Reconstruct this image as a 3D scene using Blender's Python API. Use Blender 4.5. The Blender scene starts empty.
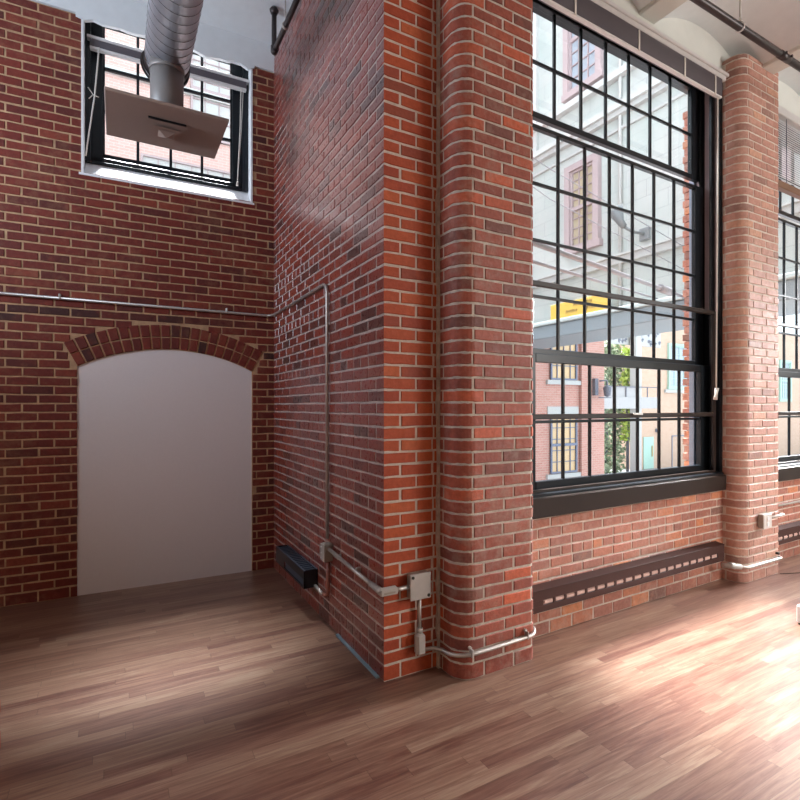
import bpy, math, random
from mathutils import Vector, Matrix
random.seed(7)
R = math.radians
sc = bpy.context.scene
COL = sc.collection
# ---------------------------------------------------------------- camera
cam = bpy.data.cameras.new('camera'); cam.sensor_width = 36; cam.sensor_height = 36; cam.sensor_fit = 'HORIZONTAL'
cam.lens = 36 * 506 / 800; cam.shift_y = 6.5 / 800; cam.clip_start = .05; cam.clip_end = 300
co = bpy.data.objects.new('camera', cam); COL.objects.link(co); sc.camera = co
co.location = (0, 0, 1.5); co.rotation_euler = (R(90), 0, -R(29.045))
# ---------------------------------------------------------------- world, sun, lights, exposure
w = bpy.data.worlds.new('sky'); sc.world = w; w.use_nodes = True
bg = w.node_tree.nodes['Background']; bg.inputs[0].default_value = (.80, .90, 1, 1); bg.inputs[1].default_value = 3.0
sun = bpy.data.lights.new('sun', 'SUN'); sun.energy = 38.0; sun.angle = R(18); sun.color = (1, .975, .98)
so = bpy.data.objects.new('sun', sun); COL.objects.link(so)
SUN_EL, SUN_AZ = 71, 6          # elevation, azimuth east of +Y
d = Vector((math.cos(R(SUN_EL)) * math.sin(R(SUN_AZ)), math.cos(R(SUN_EL)) * math.cos(R(SUN_AZ)), math.sin(R(SUN_EL))))
so.rotation_euler = d.to_track_quat('Z', 'Y').to_euler()
def area(loc, target, sx, sy, power, col):
    l = bpy.data.lights.new('fill_light', 'AREA'); l.shape = 'RECTANGLE'; l.size = sx; l.size_y = sy; l.energy = power; l.color = col
    o = bpy.data.objects.new('fill_light', l); COL.objects.link(o); o.location = loc
    o.rotation_euler = (Vector(loc) - Vector(target)).to_track_quat('Z', 'Y').to_euler()
    return o
# added fill lamps out of view for the brick fronts, right floor and alcove
area((6.8, -4.2, 2.9), (4.2, 2.4, 2.4), 4.2, 2.4, 335, (1, .97, .93))
area((9.4, 1.5, 3.0), (2.6, 1.0, 0), 1.0, 1.2, 95, (.95, .97, 1)).data.spread = R(50)
area((-2.8, 3.3, 3.2), (1.0, 3.9, 3.9), 1.2, .9, 46, (.72, .84, 1)).data.spread = R(120)
sc.view_settings.view_transform = 'Standard'; sc.view_settings.look = 'None'
sc.view_settings.gamma = 1; sc.view_settings.use_curve_mapping = False; sc.view_settings.exposure = 0.28
# ---------------------------------------------------------------- materials
class N:
    def __init__(s, name):
        s.m = bpy.data.materials.new(name); s.m.use_nodes = True; s.t = s.m.node_tree; s.t.nodes.clear()
        s.out = s.t.nodes.new('ShaderNodeOutputMaterial')
    def n(s, ty, ins=None, **kw):
        o = s.t.nodes.new('ShaderNode' + ty)
        for k, v in kw.items(): setattr(o, k, v)
        for k, v in (ins or {}).items():
            if isinstance(v, bpy.types.NodeSocket): s.t.links.new(v, o.inputs[k])
            else: o.inputs[k].default_value = v
        return o
    def math(s, op, a, b=0.0, c=0.0):
        return s.n('Math', {0: a, 1: b, 2: c}, operation=op).outputs[0]
    def ramp(s, f, stops, interp='LINEAR'):
        r = s.n('ValToRGB', {0: f}); cr = r.color_ramp; cr.interpolation = interp
        while len(cr.elements) < len(stops): cr.elements.new(.5)
        for e, (p, c) in zip(cr.elements, stops):
            e.position = p; e.color = (*c, 1) if isinstance(c, tuple) else (c, c, c, 1)
        return r.outputs[0]
    def noise(s, scale, detail=3, vec=None, rough=.55, dist=0):
        i = {'Scale': scale, 'Detail': detail, 'Roughness': rough, 'Distortion': dist}
        if vec: i['Vector'] = vec
        return s.n('TexNoise', i).outputs['Fac']
    def mix(s, f, a, b, blend='MIX'):
        o = s.n('Mix', None, data_type='RGBA', blend_type=blend)
        for k, v in ((0, f), (6, a), (7, b)):
            if isinstance(v, bpy.types.NodeSocket): s.t.links.new(v, o.inputs[k])
            else: o.inputs[k].default_value = (*v, 1) if isinstance(v, tuple) else v
        return o.outputs[2]
    def bsdf(s, col, rough=.5, metal=0., bump=None, bstr=.3, bdist=.01, spec=.5, coat=0., coat_r=.1):
        p = s.n('BsdfPrincipled')
        for k, v in (('Base Color', col), ('Roughness', rough), ('Metallic', metal), ('Specular IOR Level', spec), ('Coat Weight', coat), ('Coat Roughness', coat_r)):
            if isinstance(v, bpy.types.NodeSocket): s.t.links.new(v, p.inputs[k])
            else: p.inputs[k].default_value = (*v, 1) if isinstance(v, tuple) else v
        if bump is not None:
            b = s.n('Bump', {'Strength': bstr, 'Distance': bdist, 'Height': bump}); s.t.links.new(b.outputs[0], p.inputs['Normal'])
        s.t.links.new(p.outputs[0], s.out.inputs[0]); return s.m
def coords(m, kind='Object'): return m.n('TexCoord').outputs[kind]
def world_pos(m): return m.n('NewGeometry').outputs['Position']
def brick_mat(name, stops, rough=(.55, .75), smear=.0, smear_col=(.5, .45, .38), speck=.3, coat=0., coat_r=.2, dust=.0, spec=.5):
    m = N(name)
    at = m.n('Attribute', attribute_name='tone').outputs['Fac']
    pos = world_pos(m)
    c = m.ramp(at, stops)
    nz = m.noise(38, 5, pos); big = m.noise(9, 3, pos)
    c = m.mix(m.ramp(nz, [(.35, 0.), (.75, speck)]), c, (.05, .02, .015))
    c = m.mix(m.ramp(big, [(.55, 0.), (.8, .35)]), c, tuple(min(1, x * 1.5) for x in stops[-2][1]))
    if smear or dust:
        s1 = m.noise(15, 6, pos, .7); s2 = m.noise(1.7, 2, pos)
        k = m.math('ADD', m.math('MULTIPLY', s1, .7), m.math('MULTIPLY', s2, .45))
        c = m.mix(m.ramp(k, [(.60 - .10 * smear, 0.), (.75, smear)]), c, smear_col)
        if dust: c = m.mix(dust, c, smear_col)
    h = m.math('ADD', m.noise(70, 5, pos), m.math('MULTIPLY', m.noise(14, 3, pos), 1.2))
    return m.bsdf(c, m.ramp(nz, [(.3, rough[0]), (.7, rough[1])]), bump=h, bstr=.55, bdist=.004, coat=coat, coat_r=coat_r, spec=spec)
def mortar_mat(name, c1, c2, rough=.85, coat=0.):
    m = N(name); pos = world_pos(m)
    c = m.ramp(m.noise(22, 5, pos), [(.3, c1), (.7, c2)])
    return m.bsdf(c, rough, bump=m.noise(90, 5, pos), bstr=.7, bdist=.004, coat=coat)
def plain(name, col, rough=.5, metal=0., bump=0, bscale=30, var=.06, spec=.5, coat=0.):
    m = N(name); pos = coords(m)
    nz = m.noise(bscale, 4, pos)
    c = m.mix(nz, tuple(max(0, x * (1 - var)) for x in col), tuple(min(1, x * (1 + var)) for x in col))
    return m.bsdf(c, rough, metal, bump=nz if bump else None, bstr=bump, bdist=.004, spec=spec, coat=coat)
M = {}
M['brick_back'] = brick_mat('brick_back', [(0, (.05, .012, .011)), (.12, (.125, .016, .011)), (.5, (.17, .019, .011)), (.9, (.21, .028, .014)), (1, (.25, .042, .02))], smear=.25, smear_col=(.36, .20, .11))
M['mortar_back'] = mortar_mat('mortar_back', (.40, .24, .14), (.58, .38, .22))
M['brick_side'] = brick_mat('brick_side', [(0, (.07, .02, .018)), (.12, (.14, .028, .022)), (.5, (.25, .034, .022)), (.9, (.31, .048, .027)), (1, (.28, .06, .038))], rough=(.22, .42), smear=.10, coat=.8, coat_r=.30)  # shade of the side face put into a darker brick colour
M['brick_front'] = brick_mat('brick_front', [(0, (.32, .07, .035)), (.12, (.42, .062, .024)), (.5, (.50, .082, .024)), (.9, (.58, .110, .030)), (1, (.62, .14, .045))], speck=.2)  # light on the front face put into a brighter brick colour
M['mortar_side'] = mortar_mat('mortar_side', (.40, .31, .28), (.56, .46, .42), rough=.5, coat=.4)
M['brick_pillar'] = brick_mat('brick_pillar', [(0, (.20, .065, .048)), (.15, (.29, .068, .044)), (.5, (.36, .080, .046)), (.85, (.44, .098, .050)), (1, (.66, .13, .05))], smear=.35, smear_col=(.46, .36, .29))
M['mortar_pillar'] = mortar_mat('mortar_pillar', (.46, .39, .33), (.70, .63, .55))
M['brick_window'] = brick_mat('brick_window', [(0, (.24, .10, .075)), (.15, (.38, .13, .09)), (.5, (.46, .16, .105)), (.88, (.54, .18, .10)), (1, (.72, .25, .09))], smear=.45, smear_col=(.60, .46, .38), dust=.08)
M['mortar_window'] = mortar_mat('mortar_window', (.58, .47, .39), (.75, .66, .58))
M['brick_pale'] = brick_mat('brick_pale', [(0, (.30, .13, .10)), (.15, (.44, .18, .135)), (.5, (.53, .235, .175)), (.9, (.60, .29, .21)), (1, (.66, .32, .2))], smear=.35, smear_col=(.64, .48, .38), dust=.12)
M['white_paint'] = plain('white_paint', (.80, .84, .86), .55, bump=.25, bscale=12)
M['cream_plaster'] = plain('cream_plaster', (.76, .77, .72), .8, bump=.3, bscale=9)
M['panel'] = plain('panel', (.82, .77, .78), .75, bump=.15, bscale=60, var=.03)
M['reveal'] = plain('reveal', (.85, .86, .88), .7, bump=.4, bscale=20)
M['black'] = plain('black', (.008, .011, .015), .30, spec=.35, var=.15)
M['black_brown'] = plain('black_brown', (.024, .015, .012), .36, var=.15, spec=.25)
M['track_sheen'] = plain('track_sheen', (.50, .44, .48), .5)  # metal tracks; the light they reflect is put into the pale colour
M['grey_track'] = plain('grey_track', (0.224, 0.259, 0.322), .4, metal=.4)
M['blind_grey'] = plain('blind_grey', (.13, .115, .13), .5)
M['blind_white'] = plain('blind_white', (.72, .70, .69), .45)
M['blind_brown'] = plain('blind_brown', (.20, .10, .055), .5)
M['cord'] = plain('cord', (.75, .70, .64), .7)
M['heater_brown'] = plain('heater_brown', (.062, .025, .020), .62, bump=.05, bscale=200, spec=.18)
M['heater_slot'] = plain('heater_slot', (.70, .48, .42), .5)
M['heater_black'] = plain('heater_black', (.012, .013, .017), .3)
M['fin'] = plain('fin', (.12, .16, .22), .35, metal=.6)
M['galv'] = plain('galv', (.56, .53, .50), .46, metal=.8, bump=.1, bscale=80)
M['galv_paint'] = plain('galv_paint', (.52, .49, .46), .45, metal=.25)
M['cast'] = plain('cast', (.40, .36, .31), .5, metal=.4)
M['pipe_dark'] = plain('pipe_dark', (.055, .045, .045), .35, metal=.5)
M['screw'] = plain('screw', (.05, .045, .04), .4, metal=.8)
M['outlet'] = plain('outlet', (.70, .66, .62), .45)
M['painted_conduit'] = plain('painted_conduit', (.30, .11, .08), .45)
M['diffuser'] = plain('diffuser', (.38, .29, .25), .6); M['neck'] = plain('neck', (.26, .24, .23), .5, metal=.2)
M['white_metal'] = plain('white_metal', (.80, .80, .80), .35)
M['black_rubber'] = plain('black_rubber', (.02, .02, .02), .6)
M['blue_strip'] = plain('blue_strip', (.28, .42, .50), .6); M['stone'] = None
def duct_mat():
    m = N('duct'); p = coords(m)
    nz = m.noise(6, 3, p)
    c = m.ramp(nz, [(.3, (.50, .51, .56)), (.7, (.68, .69, .74))])
    return m.bsdf(c, .42, .8)
M['duct'] = duct_mat(); M['duct_seam'] = plain('duct_seam', (.12, .115, .12), .4, metal=.6)
def glass_mat():
    m = N('glass')
    tr = m.n('BsdfTransparent', {0: (.95, .98, .98, 1)}); gl = m.n('BsdfGlossy', {0: (1, 1, 1, 1), 'Roughness': .01})
    bf = m.n('NewGeometry').outputs['Backfacing']
    f = m.n('Fresnel', {0: m.math('SUBTRACT', 1.45, m.math('MULTIPLY', bf, 1.45 - 1 / 1.45))}).outputs[0]
    mx = m.n('MixShader', {0: m.math('MULTIPLY', f, .5), 1: tr.outputs[0], 2: gl.outputs[0]})
    m.t.links.new(mx.outputs[0], m.out.inputs[0]); return m.m
M['glass'] = glass_mat()
def floor_mat():
    m = N('wood_floor'); pos = world_pos(m)
    s = m.n('SeparateXYZ', {0: pos}); X, Y = s.outputs[0], s.outputs[1]
    Wd, L = .059, .85
    row = m.math('FLOOR', m.math('DIVIDE', Y, Wd))
    rr = m.n('TexWhiteNoise', {'W': row}, noise_dimensions='1D').outputs[0]
    xs = m.math('ADD', m.math('DIVIDE', X, L), m.math('MULTIPLY', rr, 7.3))
    col = m.math('FLOOR', xs)
    cv = m.n('CombineXYZ', {0: row, 1: col, 2: 3.}).outputs[0]
    rnd = m.n('TexWhiteNoise', {'Vector': cv}, noise_dimensions='3D').outputs[0]
    # grain, stretched along the board and shifted per board
    gx = m.math('ADD', m.math('MULTIPLY', X, 1.6), m.math('MULTIPLY', rnd, 31.))
    gy = m.math('ADD', m.math('MULTIPLY', Y, 26.), m.math('MULTIPLY', rnd, 17.))
    gv = m.n('CombineXYZ', {0: gx, 1: gy, 2: 0.}).outputs[0]
    g = m.noise(1.6, 6, gv, .62, .9)
    fv = m.n('CombineXYZ', {0: m.math('MULTIPLY', gx, 3.), 1: m.math('MULTIPLY', gy, 4.), 2: 0.}).outputs[0]
    g2 = m.noise(2.2, 5, fv, .6)
    t = m.math('ADD', m.math('ADD', .04, m.math('MULTIPLY', rnd, .22)), m.math('ADD', m.math('MULTIPLY', g, .80), m.math('MULTIPLY', g2, .22)))
    c = m.ramp(t, [(.30, (.066, .024, .017)), (.52, (.145, .060, .042)), (.72, (.25, .138, .094)), (.95, (.37, .262, .185))])
    # seams
    fy = m.math('FRACT', m.math('DIVIDE', Y, Wd)); fx = m.math('FRACT', xs)
    ey = m.math('MINIMUM', fy, m.math('SUBTRACT', 1., fy)); ex = m.math('MINIMUM', fx, m.math('SUBTRACT', 1., fx))
    seam = m.math('MINIMUM', m.math('DIVIDE', ey, .018), m.math('DIVIDE', ex, .0022))
    sm = m.ramp(seam, [(0, .45), (1, 1.)])
    c = m.mix(1., c, sm, 'MULTIPLY')
    ro = m.ramp(g2, [(.2, .30), (.8, .42)])
    return m.bsdf(c, ro, bump=m.math('ADD', m.math('MULTIPLY', g2, .3), sm), bstr=.12, bdist=.002, spec=.6, coat=.5, coat_r=.32)
M['floor'] = floor_mat()
def stone_mat():
    m = N('stone'); pos = world_pos(m)
    s = m.n('SeparateXYZ', {0: pos})
    v = m.n('CombineXYZ', {0: s.outputs[1], 1: s.outputs[2], 2: 0.}).outputs[0]
    b = m.n('TexBrick', {'Vector': v, 'Scale': 1., 'Mortar Size': .006, 'Brick Width': .9, 'Row Height': .33, 'Color1': (.37, .375, .36, 1), 'Color2': (.40, .395, .38, 1), 'Mortar': (.28, .28, .275, 1)})
    c = m.mix(m.ramp(m.noise(1.3, 5, pos), [(.4, 0.), (.7, .55)]), b.outputs[0], (.31, .36, .34))
    return m.bsdf(c, .8)
M['stone'] = stone_mat()
def small_brick(name, c1, c2, mo, axis='x'):
    m = N(name); pos = world_pos(m); s = m.n('SeparateXYZ', {0: pos})
    v = m.n('CombineXYZ', {0: s.outputs[0 if axis == 'x' else 1], 1: s.outputs[2], 2: 0.}).outputs[0]
    b = m.n('TexBrick', {'Vector': v, 'Scale': 1., 'Mortar Size': .008, 'Brick Width': .21, 'Row Height': .07, 'Color1': (*c1, 1), 'Color2': (*c2, 1), 'Mortar': (*mo, 1)})
    return m.bsdf(b.outputs[0], .85)
M['ext_brick'] = small_brick('ext_brick', (0.378, 0.168, 0.133), (0.434, 0.210, 0.175), (0.420, 0.294, 0.252))
M['ext_peach'] = small_brick('ext_peach', (0.434, 0.266, 0.182), (0.476, 0.308, 0.224), (0.476, 0.364, 0.294))
M['ext_pink'] = small_brick('ext_pink', (0.434, 0.252, 0.224), (0.476, 0.294, 0.266), (0.462, 0.364, 0.322))
M['mauve_trim'] = plain('mauve_trim', (.31, .235, .24), .6)
M['tan_pane'] = plain('tan_pane', (0.350, 0.280, 0.189), .3)
M['pale_pane'] = plain('pale_pane', (0.294, 0.329, 0.378), .2)
M['orange_pane'] = plain('orange_pane', (0.532, 0.350, 0.182), .3)
M['slate_frame'] = plain('slate_frame', (0.112, 0.126, 0.189), .5)
M['light_stone'] = plain('light_stone', (0.378, 0.371, 0.364), .8)
M['canopy'] = plain('canopy', (0.210, 0.252, 0.280), .6)
M['canopy_light'] = plain('canopy_light', (0.385, 0.434, 0.434), .6)
M['yellow'] = plain('yellow', (0.595, 0.385, 0.070), .6)
M['lettering'] = plain('lettering', (.35, .24, .10), .6)
M['mauve_rod'] = plain('mauve_rod', (0.210, 0.196, 0.217), .5)
M['grey_lamp'] = plain('grey_lamp', (0.140, 0.147, 0.154), .5)
M['mint'] = plain('mint', (0.315, 0.462, 0.392), .6)
M['concrete'] = plain('concrete', (0.336, 0.322, 0.322), .9)
M['asphalt'] = plain('asphalt', (0.168, 0.168, 0.175), .9)
M['wrought'] = plain('wrought', (.10, .10, .13), .5)
def leaf_mat(name, a, b):
    m = N(name); at = m.n('Attribute', attribute_name='tone').outputs['Fac']
    return m.bsdf(m.ramp(at, [(0, a), (1, b)]), .6)
M['leaf'] = leaf_mat('leaf', (0.070, 0.119, 0.042), (0.364, 0.420, 0.280)); M['leaf_lime'] = leaf_mat('leaf_lime', (0.280, 0.406, 0.042), (0.462, 0.546, 0.105))
# ---------------------------------------------------------------- mesh helpers
class MB:
    def __init__(s): s.v = []; s.f = []; s.mi = []; s.tone = []; s.sm = []
    def face(s, idx, mi=0, tone=.5, smooth=False): s.f.append(idx); s.mi.append(mi); s.tone.append(tone); s.sm.append(smooth)
    def box(s, x0, x1, y0, y1, z0, z1, mi=0, bev=0., tone=.5):
        x0, x1 = min(x0, x1), max(x0, x1); y0, y1 = min(y0, y1), max(y0, y1); z0, z1 = min(z0, z1), max(z0, z1)
        b = len(s.v)
        if bev <= 0:
            s.v += [(x, y, z) for z in (z0, z1) for y in (y0, y1) for x in (x0, x1)]
            for q in ((0, 2, 3, 1), (4, 5, 7, 6), (0, 1, 5, 4), (2, 6, 7, 3), (0, 4, 6, 2), (1, 3, 7, 5)): s.face([b + i for i in q], mi, tone)
            return s
        e = min(bev, (x1 - x0) * .45, (y1 - y0) * .45, (z1 - z0) * .45); V = {}
        X = ((x0, x0 + e), (x1, x1 - e)); Y = ((y0, y0 + e), (y1, y1 - e)); Z = ((z0, z0 + e), (z1, z1 - e))
        for i in (0, 1):
            for j in (0, 1):
                for k in (0, 1):
                    for a in range(3):
                        V[i, j, k, a] = len(s.v)
                        s.v.append((X[i][0 if a == 0 else 1], Y[j][0 if a == 1 else 1], Z[k][0 if a == 2 else 1]))
        F = []
        for a in range(3):
            for q in (0, 1):
                loop = []
                for (u, t) in ((0, 0), (1, 0), (1, 1), (0, 1)):
                    ijk = [0, 0, 0]; ijk[a] = q; ijk[(a + 1) % 3] = u; ijk[(a + 2) % 3] = t
                    loop.append(V[(*ijk, a)])
                F.append(loop if q else loop[::-1])
        for a in range(3):
            b1, c1 = (a + 1) % 3, (a + 2) % 3
            for u in (0, 1):
                for t in (0, 1):
                    p = [0, 0, 0]; r_ = [0, 0, 0]; p[a] = 0; r_[a] = 1
                    for z in (p, r_): z[b1] = u; z[c1] = t
                    l = [V[(*p, b1)], V[(*r_, b1)], V[(*r_, c1)], V[(*p, c1)]]
                    F.append(l if u != t else l[::-1])
        for i in (0, 1):
            for j in (0, 1):
                for k in (0, 1):
                    l = [V[i, j, k, 0], V[i, j, k, 1], V[i, j, k, 2]]
                    F.append(l if (i + j + k) % 2 == 1 else l[::-1])
        for l in F: s.face(l, mi, tone)
        return s
    def prism(s, poly, d0, d1, axis='y', mi=0, tone=.5):
        # poly in the two other axes, extruded along axis
        n = len(poly); b = len(s.v)
        for dd in (d0, d1):
            for (p, q) in poly:
                s.v.append({'x': (dd, p, q), 'y': (p, dd, q), 'z': (p, q, dd)}[axis])
        s.face([b + i for i in range(n)], mi, tone); s.face([b + n + i for i in range(n)][::-1], mi, tone)
        for i in range(n):
            j = (i + 1) % n; s.face([b + j, b + i, b + n + i, b + n + j], mi, tone)
        return s
    def tube(s, pts, r, seg=10, mi=0, cap=True):
        pts = [Vector(p) for p in pts]; rings = []
        prev = None
        for i, p in enumerate(pts):
            if i == 0: t = pts[1] - p
            elif i == len(pts) - 1: t = p - pts[i - 1]
            else: t = (pts[i + 1] - p).normalized() + (p - pts[i - 1]).normalized()
            t.normalize()
            if prev is None:
                up = Vector((0, 0, 1)) if abs(t.z) < .9 else Vector((1, 0, 0)); u = t.cross(up).normalized()
            else: u = (prev - t * prev.dot(t)).normalized()
            prev = u; vv = t.cross(u); b = len(s.v); rr = r[i] if isinstance(r, (list, tuple)) else r
            for k in range(seg):
                a = 2 * math.pi * k / seg; s.v.append(tuple(p + (u * math.cos(a) + vv * math.sin(a)) * rr))
            rings.append(b)
        for a, b in zip(rings, rings[1:]):
            for k in range(seg):
                k2 = (k + 1) % seg; s.face([a + k, a + k2, b + k2, b + k], mi, .5, True)
        if cap:
            s.face([rings[0] + k for k in range(seg)][::-1], mi); s.face([rings[-1] + k for k in range(seg)], mi)
        return s
    def build(s, name, mats, parent=None, frame=None):
        me = bpy.data.meshes.new(name); me.from_pydata(s.v, [], s.f)
        if not isinstance(mats, (list, tuple)): mats = [mats]
        for m in mats: me.materials.append(M[m])
        me.polygons.foreach_set('material_index', s.mi); me.polygons.foreach_set('use_smooth', s.sm)
        a = me.attributes.new('tone', 'FLOAT', 'FACE'); a.data.foreach_set('value', s.tone)
        me.update(); o = bpy.data.objects.new(name, me); COL.objects.link(o)
        if parent: o.parent = parent
        if frame: o.location = (frame[0], frame[1], 0); o.rotation_euler = (0, 0, R(frame[2]))
        return o
def tag(o, label=None, cat=None, group=None, kind=None):
    for k, v in (('label', label), ('category', cat), ('group', group), ('kind', kind)):
        if v: o[k] = v
    return o
def empty(name, loc=(0, 0, 0), ang=0, label=None, cat=None, group=None, kind=None):
    o = bpy.data.objects.new(name, None); COL.objects.link(o); o.location = loc; o.rotation_euler = (0, 0, R(ang)); o.empty_display_size = .1
    return tag(o, label, cat, group, kind)
def bend(pts, r=.05, n=5):
    """polyline with rounded corners"""
    P = [Vector(p) for p in pts]; out = [P[0]]
    for a, b, c in zip(P, P[1:], P[2:]):
        u = (a - b).normalized(); v = (c - b).normalized(); k = min(r, (a - b).length * .45, (c - b).length * .45)
        p0 = b + u * k; p1 = b + v * k
        for i in range(n + 1):
            t = i / n; out.append(p0 * (1 - t) ** 2 + b * 2 * t * (1 - t) + p1 * t * t)
    out.append(P[-1]); return out
# ---------------------------------------------------------------- brick courses
CH = .0684; CZ0 = 1.728 - 25 * CH        # course height and a mortar-joint level
class Path:
    def __init__(s, pts):
        s.p = [Vector(p) for p in pts]; s.s = [0.]
        for a, b in zip(s.p, s.p[1:]): s.s.append(s.s[-1] + (b - a).length)
        s.L = s.s[-1]
        s.nr = []
        for i in range(len(s.p)):
            ns = []
            if i > 0: t = (s.p[i] - s.p[i - 1]).normalized(); ns.append(Vector((t.y, -t.x)))
            if i < len(s.p) - 1: t = (s.p[i + 1] - s.p[i]).normalized(); ns.append(Vector((t.y, -t.x)))
            n = sum(ns, Vector((0, 0))).normalized(); n /= max(.4, n.dot(ns[0])); s.nr.append(n)
    def at(s, q, dep):
        for i in range(len(s.p) - 1):
            if q <= s.s[i + 1] or i == len(s.p) - 2:
                if abs(q - s.s[i]) < 1e-5: return s.p[i] + s.nr[i] * dep
                if abs(q - s.s[i + 1]) < 1e-5: return s.p[i + 1] + s.nr[i + 1] * dep
                t = (q - s.s[i]) / (s.s[i + 1] - s.s[i]); tt = (s.p[i + 1] - s.p[i]).normalized()
                return s.p[i].lerp(s.p[i + 1], t) + Vector((tt.y, -tt.x)) * dep
def brick(mb, P, a, b, z0, z1, tone, jit=.0024, mi=0):
    c = .0035
    ss = [a, a, a + c]
    inner = [q for q in P.s if a + c + .004 < q < b - c - .004]
    n = max(1, int((b - a) / .07)); inner += [a + (b - a) * i / n for i in range(1, n)]
    inner = sorted(inner); keep = []
    for q in inner:
        if not keep or q - keep[-1] > .006: keep.append(q)
        elif any(abs(q - x) < 1e-6 for x in P.s): keep[-1] = q
    ss += keep + [b - c, b, b]; K = len(ss)
    cd = [-.012, -c] + [0.] * (K - 4) + [-c, -.012]
    zz = [z0, z0, z0 + c, z1 - c, z1, z1]; zd = [-.012, -c, 0., 0., -c, -.012]
    base = len(mb.v); pr = random.uniform(-.0012, .0012)
    ja = random.uniform(-jit, jit); jb = random.uniform(-jit, jit); j0 = [random.uniform(-jit, jit) for _ in ss]; j1 = [random.uniform(-jit, jit) for _ in ss]
    for i, q in enumerate(ss):
        for k, z in enumerate(zz):
            dd = min(cd[i], zd[k]); qq = q + (ja if i < 3 else (jb if i >= K - 3 else 0))
            if any(abs(q - x) < 1e-6 for x in P.s): qq = q
            p = P.at(qq, dd + (pr if dd > -.01 else 0)); mb.v.append((p.x, p.y, z + (j0[i] if k < 3 else j1[i])))
    for i in range(K - 1):
        for k in range(5):
            o = base + i * 6 + k; mb.face([o, o + 6, o + 7, o + 1], mi, tone)
def tone():
    r = random.random()
    if r < .07: return random.uniform(0, .12)
    if r > .93: return random.uniform(.9, 1)
    return min(1, max(0, random.gauss(.5, .2)))
def courses(mb, P, z0, z1, bounds, spans=None, gap=.0125, tonef=None, mi=0):
    k = math.ceil((z0 - CZ0) / CH - 1e-6) - 1
    while CZ0 + k * CH < z1 - .015:
        a = max(CZ0 + k * CH, z0) + gap / 2; b = min(CZ0 + (k + 1) * CH, z1) - gap / 2; k += 1
        if b - a < .018: continue
        if 0 < a - z0 - gap / 2 < .03: a = z0 + .003
        sp = spans((a + b) / 2, a, b) if spans else [(0, P.L)]
        bs = bounds(k)
        for u, v in zip(bs, bs[1:]):
            for (s0, s1) in sp:
                x0, x1 = max(u + gap / 2, s0 + (0 if s0 <= 1e-6 else gap / 2)), min(v - gap / 2, s1)
                if x1 - x0 > .028: brick(mb, P, x0, x1, a, b, tonef((a + b) / 2) if tonef else tone(), mi=mi)
def running(L, anchor=0., bl=.213, header=0, jit=.006):
    def f(k):
        rnd = random.Random(k * 17 + int(L * 100))
        if header and k % header == 3: st, off = bl / 2, 0
        else: st, off = bl, (k % 2) * bl / 2
        x = anchor + off; x -= math.ceil((x + .3) / st) * st; out = []
        while x < L + .3:
            out.append(x + rnd.uniform(-jit, jit)); x += st
        return out
    return f
def backing(mb, P, rects, dep=-.0045, mi=1, thick=.10):
    for (s0, s1, z0, z1) in rects:
        st = sorted([s0, s1] + [q for q in P.s if s0 < q < s1]); b = len(mb.v)
        for q in st:
            for dd, z in ((dep, z0), (dep, z1), (-thick, z1), (-thick, z0)):
                p = P.at(q, dd); mb.v.append((p.x, p.y, z))
        for i in range(len(st) - 1):
            for k in range(4): mb.face([b + i * 4 + k, b + i * 4 + 4 + k, b + i * 4 + 4 + (k + 1) % 4, b + i * 4 + (k + 1) % 4], mi)
        mb.face([b, b + 1, b + 2, b + 3], mi); n = b + (len(st) - 1) * 4; mb.face([n + 3, n + 2, n + 1, n], mi)
# ---------------------------------------------------------------- frames
AX, AY, AA = 1.256, 4.680, -2.0            # back wall
EX, EY, EA = 2.367, 2.445, 1.15            # window wall
FA, FE = (AX, AY, AA), (EX, EY, EA)
def toE(s, off, z):
    a = R(EA); return (EX + s * math.cos(a) - off * math.sin(a), EY + s * math.sin(a) + off * math.cos(a), z)
# ================================================================= STRUCTURE
fl = MB().box(-3.2, 10.2, -4.4, 5.3, -.12, 0).build('floor', 'floor'); tag(fl, 'brown wood strip floor running through the whole room', 'floor', kind='structure')
fg = MB().prism([(5.18, 2.30), (5.9, 2.03), (5.9, 2.045), (5.18, 2.315)], .0005, .003, 'z').build('trim_1', 'black_brown'); tag(fg, 'thin dark seam strip across the floor by the far brick pillar', 'trim', kind='structure')
# --- back wall with arched recess and high window (frame A: s along wall, negative to the left)
A0 = 2.75                                   # path starts at s = -A0
PA = Path([(-A0, 0), (.06, 0)])
CXA, HW, SPR, CRN = -.872, .675, 1.817, 1.985
RI = (HW ** 2 + (CRN - SPR) ** 2) / (2 * (CRN - SPR)); CZ = CRN - RI; RO = RI + .213; HALF = math.asin(HW / RI)
WL, WR, WB, WT = -1.515, -.196, 3.35, 4.57
def spansA(z, a, b):
    cut = []
    if a < SPR + .05 and z < SPR + .01: cut.append((CXA - HW, CXA + HW))
    elif z < CZ + RO:
        hw = math.sqrt(max(0, RO * RO - ((a + b) / 2 - CZ) ** 2)); zt = CZ + RO * math.cos(HALF)
        if z < zt: hw = math.tan(HALF) * (z - CZ) + .012
        cut.append((CXA - hw - .006, CXA + hw + .006))
    if b > WB + .02 and a < WT: cut.append((WL, WR))
    out = [(0, PA.L)]
    for c0, c1 in cut:
        n = []
        for u, v in out:
            if c0 + A0 > u: n.append((u, min(v, c0 + A0)))
            if c1 + A0 < v: n.append((max(u, c1 + A0), v))
        out = [q for q in n if q[1] - q[0] > .02]
    return out
mb = MB()
def toneA(z):
    if 2.19 < z < 2.30: return random.uniform(0, .12)
    return max(.1 if random.random() > .3 else 0, tone())
courses(mb, PA, 0, 4.60, running(PA.L, .03, .205, header=0), spansA, tonef=toneA)
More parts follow.
